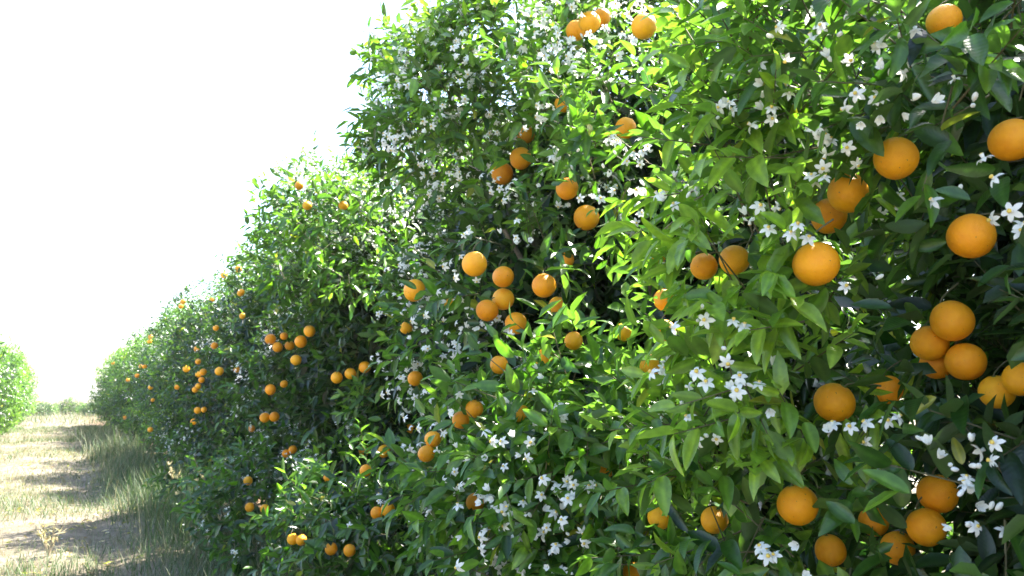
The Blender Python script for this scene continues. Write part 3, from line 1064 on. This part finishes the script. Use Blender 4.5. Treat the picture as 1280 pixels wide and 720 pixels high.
_pv, _pf = petal_tri(0.0175, 0.0047, 1.0, 4)
PETAL_MESH = mesh_np('petal', _pv + np.array([0.001, 0, 0]), _pf, M_PETAL)
_an = np.arange(8) * 2 * np.pi / 8
_sv = np.concatenate([np.stack([np.cos(_an) * r, np.sin(_an) * r, np.full(8, z)], 1) for z, r in ((0, .0024), (.006, .003), (.010, .0044), (.0118, .0004))])
_sf, _sm = [], []
for _i in range(3):
    for _k in range(8):
        _sf.append((_i * 8 + _k, _i * 8 + (_k + 1) % 8, (_i + 1) * 8 + (_k + 1) % 8, (_i + 1) * 8 + _k)); _sm.append(0 if _i == 0 else 1)
STAMEN_MESH = mesh_np('stamens', _sv, np.array(_sf), [M_PETAL, M_STAMEN], midx=np.array(_sm))

TREE_LABELS = ['blossoming orange tree with a pale green bough and the largest oranges',
               'tallest orange tree of the row, covered with white blossom and hung with fruit',
               'orange tree next to the tallest one, with a crowded cluster of seven fruit',
               'orange tree beyond the third one, its skirt behind tall grass']
for i, (cy, H, rx, ry, nb, ns, K, T, ex) in enumerate(ROW):
    near = i < 4
    build_tree('orange_tree', right_crowns[i], ns, K, T, 300 + i, i < 6,
               TREE_LABELS[i] if near else 'orange tree just past the first sunlit gap in the long row' if i == 4 else 'end tree of the long row, standing against the open field' if i == len(ROW) - 1
               else 'small far orange tree merging into the receding end of the long row',
               None if near or i in (4, len(ROW) - 1) else 'far orange trees of the long row',
               BLOSSOM_A if i == 0 else BLOSSOM_B if i == 1 else None,
               n_random=(14, 900, 1400, 700, 400, 260, 170, 40, 30, 30, 20, 20, 20, 20)[i],
               leaf_objs=300 if i < 4 else 0, flower_objs=(300, 300, 60, 0)[i] if i < 4 else 0,
               scale=1.0 if i == 0 else 1.1 if i < 4 else 1.12 if i < 7 else 1.3, limbs=12 if i < 4 else 7, petals=40 if i == 0 else 0, per=(3, 7) if i == 0 else (4, 11), dense=min(i, 3) if i < 3 else 3)

for i in range(9):
    c = Crown(-2.28 - 0.06 * i % 0.2, 24.0 + 2.75 * i, 3.1 + 0.15 * math.sin(i * 1.7), 1.5, 1.5, 500 + i, 36)
    c.youth = np.clip(c.youth + 0.08, 0, 1)  # sunlit wash of this row put into paler leaf tints
    build_tree('orange_tree', c, 2400 if i < 4 else 1600, 6, T_LOW, 700 + i, False,
               'sunlit yellow-green orange tree across the grass track from the long row', 'orange trees across the track',
               n_random=30, scale=1.3, limbs=7, dense=3)

for i, (x, y, h) in enumerate(((-0.9, 64, 1.0), (0.8, 70, 1.3), (2.1, 62, 0.95), (3.4, 68, 1.5))):
    c = Crown(x, y, h, 0.95, 0.95, 900 + i, 18)
    c.youth = np.clip(c.youth + 0.2, 0, 1)
    build_tree('young_tree', c, 500, 6, T_LOW, 950 + i, False, 'low pale young tree in the open field past the end of the track', 'young trees in the open field',
               n_random=4, scale=1.4, limbs=4)

# ------------------------------------------------------------------ fruit objects
def orange_mesh(seed):
    g = np.random.default_rng(seed)
    nu, nv = 28, 18
    V = []
    a, b = g.uniform(-.035, .035), g.uniform(0, 6.28)
    for j in range(nv + 1):
        th = math.pi * j / nv
        for i in range(nu):
            ph = 2 * math.pi * i / nu
            r = 1 + a * math.cos(2 * ph + b) * math.sin(th) + 0.012 * math.cos(3 * th + b)
            z = math.cos(th) * (0.955 + 0.01 * g.standard_normal() * 0)
            dimple = 0.06 * math.exp(-(th / 0.22) ** 2) - 0.03 * math.exp(-((math.pi - th) / 0.2) ** 2)
            V.append((math.sin(th) * math.cos(ph) * r, math.sin(th) * math.sin(ph) * r, z * r - dimple))
    F = []
    for j in range(nv):
        for i in range(nu):
            F.append((j * nu + i, (j + 1) * nu + i, (j + 1) * nu + (i + 1) % nu, j * nu + (i + 1) % nu))
    return mesh_np('orange', np.array(V), np.array(F), M_ORANGE)


def calyx_mesh():
    V, F = [], []
    n = 10
    for z, r in ((0.0, 0.0), (0.0, 1.0), (0.35, 0.7), (0.5, 0.28)):
        for k in range(n):
            rr = r * (1.0 + (0.35 if (k % 2 == 0 and r == 1.0) else 0))
            V.append((math.cos(k * 2 * math.pi / n) * rr, math.sin(k * 2 * math.pi / n) * rr, z))
    for j in range(3):
        for k in range(n):
            F.append((j * n + k, j * n + (k + 1) % n, (j + 1) * n + (k + 1) % n, (j + 1) * n + k))
    return mesh_np('calyx', np.array(V), np.array(F), M_STEM)


OR_MESH = [orange_mesh(s) for s in range(5)]
CALYX = calyx_mesh()
STEM_MESH = limb_mesh('stem', [(0, 0, 0.88), (0.1, 0, 1.08), (0.45, 0.02, 1.3), (0.95, 0.05, 1.5), (1.6, 0.05, 1.7)], [0.05, 0.042, 0.04, 0.045, 0.05], M_TWIG, 6)
for i in range(len(F_pos)):
    o = link('orange', OR_MESH[i % 5])
    o.location = F_pos[i]
    r = F_rad[i]
    o.scale = (r, r, r * random.uniform(1.02, 1.08))
    ci = right_crowns[F_tree[i]].c
    az = math.atan2(ci[1] - F_pos[i][1], ci[0] - F_pos[i][0])
    o.rotation_euler = Euler((random.uniform(-.5, .5), random.uniform(-.35, .45), az), 'XYZ')
    tag(o, F_lab[i], 'orange', F_grp[i] or 'oranges hanging on the trees')
    if F_px[i] >= 10:
        st = link('stem', STEM_MESH, o)
        if F_px[i] >= 18:
            c = link('calyx', CALYX, o)
            c.location = (0, 0, 0.885)
            c.scale = (0.15, 0.15, 0.12)

# ------------------------------------------------------------------ grass
def grass(name, n, region, hgt, wid, green, g, lean=0.35):
    """region(n,g) -> x,y ; green(x,y,g) -> 0..1"""
    x, y = region(n, g)
    z = ground_z(x, y)
    n = len(x)
    az = g.uniform(0, 6.28, n)
    h = hgt(x, y, g)
    le = g.uniform(0.1, 1.0, n) * lean
    a = norm(np.stack([np.cos(az) * le, np.sin(az) * le, np.ones(n)], 1))
    w = np.stack([-np.sin(az), np.cos(az), np.zeros(n)], 1)
    nn = np.cross(a, w)
    dry = np.array([(0.19, 0.165, 0.115), (0.25, 0.22, 0.155), (0.14, 0.118, 0.075), (0.32, 0.29, 0.22)])[g.integers(0, 4, n)]
    grn = np.array([(0.045, 0.1, 0.025), (0.065, 0.125, 0.035), (0.03, 0.07, 0.02), (0.11, 0.15, 0.06)])[g.integers(0, 4, n)]
    gr = (g.random(n) < green(x, y, g))[:, None]
    tint = np.where(gr, grn, dry)
    b = np.stack([x, y, z], 1)
    bend = g.uniform(0.15, 0.7, n)
    ws = wid(x, y, g)
    rows = []
    for t in (0.0, 0.5, 1.0):
        cpt = b + a * (h * t)[:, None] + np.stack([np.cos(az), np.sin(az), -0.5 * np.ones(n)], 1) * (bend * h * t * t * .6)[:, None]
        rows.append((cpt, ws * (1 - 0.9 * t ** 1.5)))
    V = np.stack([rows[0][0] - w * rows[0][1][:, None], rows[0][0] + w * rows[0][1][:, None],
                  rows[1][0] - w * rows[1][1][:, None], rows[1][0] + w * rows[1][1][:, None], rows[2][0]], 1)
    tf = np.array([(0, 1, 3), (0, 3, 2), (2, 3, 4)])
    F = (tf[None] + (np.arange(n) * 5)[:, None, None]).reshape(-1, 3)
    uv = np.tile(np.array([(0, .5), (0, .5), (.5, .5), (.5, .5), (1, .5)]), (n, 1))
    o = link(name, mesh_np(name, V.reshape(-1, 3), F, M_GRASS, np.repeat(tint, 5, axis=0), uv=uv))
    return o


gg = np.random.default_rng(21)


def track_region(n, g):
    s = 3.5 * (42 / 3.5) ** g.random(n)
    x = g.uniform(-2.6, 1.35, n)
    keep = smooth_noise(x, s, 77, 3, 1.1) + g.normal(size=n) * 0.9 > -0.35
    return x[keep], s[keep]


def patch(x, y):
    return smooth_noise(x, y, 55, 3, 0.8)


o = grass('track_grass', 72000, track_region,
          lambda x, y, g: np.clip(g.normal(0.09, 0.04, len(x)) + 0.04 * np.clip(patch(x, y), -1, 1), 0.03, .3) * (1 + 0.6 * np.exp(-((x - 0.95) / 0.3) ** 2)),
          lambda x, y, g: g.uniform(0.0016, 0.0034, len(x)) * np.clip(y / 8, 1, 2.6),
          lambda x, y, g: np.clip(0.5 + 0.3 * patch(x, y), 0.1, 0.9), gg, 0.8)
tag(o, 'short dry grass with green patches covering the track', 'grass', kind='stuff')


def verge_region(n, g):
    s = 3.2 * (36 / 3.2) ** g.random(n)
    x = 1.2 + g.normal(size=n) * 0.27 + 0.12 * np.sin(s * 1.3)
    k = smooth_noise(x * 2, s * 1.5, 91, 3, 1.5) + g.normal(size=n) * .5 > -0.2
    return x[k], s[k]


o = grass('verge_grass', 26000, verge_region,
          lambda x, y, g: np.clip(g.normal(0.28, 0.15, len(x)) * (1 + 0.35 * np.clip(patch(x * 2, y * 1.4), -1, 1)), 0.06, .8),
          lambda x, y, g: g.uniform(0.002, 0.0042, len(x)) * np.clip(y / 9, 1, 2.4),
          lambda x, y, g: np.clip(0.72 + 0.25 * patch(x, y), 0.3, 0.95), gg, 0.4)
tag(o, 'taller green grass and weeds along the foot of the orange row', 'grass', kind='stuff')


def far_region(n, g):
    s = 42 * (160 / 42) ** g.random(n)
    x = g.uniform(-1, 1, n) * s * 0.22 + 2
    return x, s


o = grass('field_grass', 16000, far_region,
          lambda x, y, g: g.uniform(0.12, 0.55, len(x)),
          lambda x, y, g: g.uniform(0.008, 0.02, len(x)) * y / 50,
          lambda x, y, g: np.full(len(x), 0.35), gg, 0.5)
tag(o, 'pale tall dry grass in the open field past the end of the row', 'grass', kind='stuff')

# ------------------------------------------------------------------ leaf litter under the row
n = 6500
lx, ly = 1.15 + np.abs(gg.normal(size=n)) * 0.6, gg.uniform(0.2, 22, n)
lx[:1800] = gg.uniform(-1.2, 1.2, 1800)
a = norm(np.stack([gg.normal(size=n), gg.normal(size=n), gg.normal(size=n) * .2], 1))
n0 = norm(np.stack([gg.normal(size=n) * .4, gg.normal(size=n) * .4, np.ones(n)], 1))
nn = norm(n0 - a * (n0 * a).sum(1, keepdims=True))
Lit = dict(base=np.stack([lx, ly, ground_z(lx, ly) + 0.012], 1), a=a, n=nn, len=gg.uniform(.05, .085, n), wid=gg.uniform(.7, 1.1, n),
           var=gg.integers(0, 4, n), tint=np.array([(0.2, 0.13, 0.07), (0.28, 0.2, 0.11), (0.13, 0.08, 0.045), (0.34, 0.27, 0.14)])[gg.integers(0, 4, n)])
o = link('leaf_litter', leaves_to_mesh('leaf_litter', Lit, T_LOW))
tag(o, 'fallen brown leaves lying on the soil under the orange row', 'leaf litter', kind='stuff')


# ------------------------------------------------------------------ dry weeds standing at the edge of the track
def dry_weed(px, py, h, nst, spread, label, seed):
    g = np.random.default_rng(seed)
    b = ground_at(px, py)
    b[2] = float(ground_z(b[0:1], b[1:2])[0]) - 0.01
    root = link('dry_weed', None)
    root.location = b
    tag(root, label, 'weed')
    for k in range(nst):
        az = g.uniform(0, 6.28)
        l = h * g.uniform(0.6, 1.0)
        tip = np.array([math.cos(az) * spread * l, math.sin(az) * spread * l, l])
        mid = tip * 0.5 + np.array([-math.cos(az), -math.sin(az), 0.3]) * spread * l * 0.2
        tt = np.linspace(0, 1, 6)[:, None]
        pl = 2 * tt * (1 - tt) * mid + tt ** 2 * tip
        s = link('stalk', limb_mesh('stalk', pl, np.linspace(0.006, 0.002, 6), M_DRY, 5), root)
        m = 16
        t = g.uniform(0.45, 1.0, m)
        bp_ = np.stack([np.interp(t, tt[:, 0], pl[:, q]) for q in range(3)], 1)
        aa = norm(g.normal(size=(m, 3)) + np.array([0, 0, .8]))
        n1 = g.normal(size=(m, 3))
        n1 = norm(n1 - aa * (n1 * aa).sum(1, keepdims=True))
        D = dict(base=bp_, a=aa, n=n1, len=g.uniform(.03, .09, m), wid=g.uniform(.3, .6, m), var=g.integers(0, 4, m), tint=np.tile((0.42, 0.35, 0.24), (m, 1)))
        tag(link('seed_head', leaves_to_mesh('seed_head', D, T_LOW, mat=M_GRASS), root), kind='stuff')
    return root


dry_weed(166, 556, 1.0, 2, 0.06, 'tall thin pale stalk standing against the far end of the row', 1)
dry_weed(222, 628, 0.5, 6, 0.25, 'dense straw-coloured tuft at the edge of the shaded track', 2)
dry_weed(240, 622, 0.4, 4, 0.3, 'small straw-coloured tuft next to the dense tuft by the row', 3)
dry_weed(262, 705, 0.5, 4, 0.2, 'slender dry weed in the tall grass below the low fruit', 4)
dry_weed(60, 700, 0.3, 5, 0.4, 'low spreading dry weed out on the open track', 5)

# ------------------------------------------------------------------ haze volume, added to pale far things as lens glare does
hz = link('haze', mesh_np('haze', np.array([(x, y, z) for x in (-400, 400) for y in (-60, 900) for z in (-1.5, 6.0)], float),
                          np.array([(0, 1, 3, 2), (4, 6, 7, 5), (0, 4, 5, 1), (2, 3, 7, 6), (0, 2, 6, 4), (1, 5, 7, 3)]), smooth=False))
mh, nth, outh = new_mat('haze_glare')
pv = N(nth, 'ShaderNodeVolumePrincipled')
pv.inputs['Color'].default_value = (0.97, 0.97, 0.95, 1)
pv.inputs['Density'].default_value = HAZE
pv.inputs['Anisotropy'].default_value = 0.3
nth.links.new(pv.outputs[0], outh.inputs['Volume'])
hz.data.materials.append(mh)
tag(hz, 'thin haze added as a glare veil over the grove', 'haze', kind='stuff')
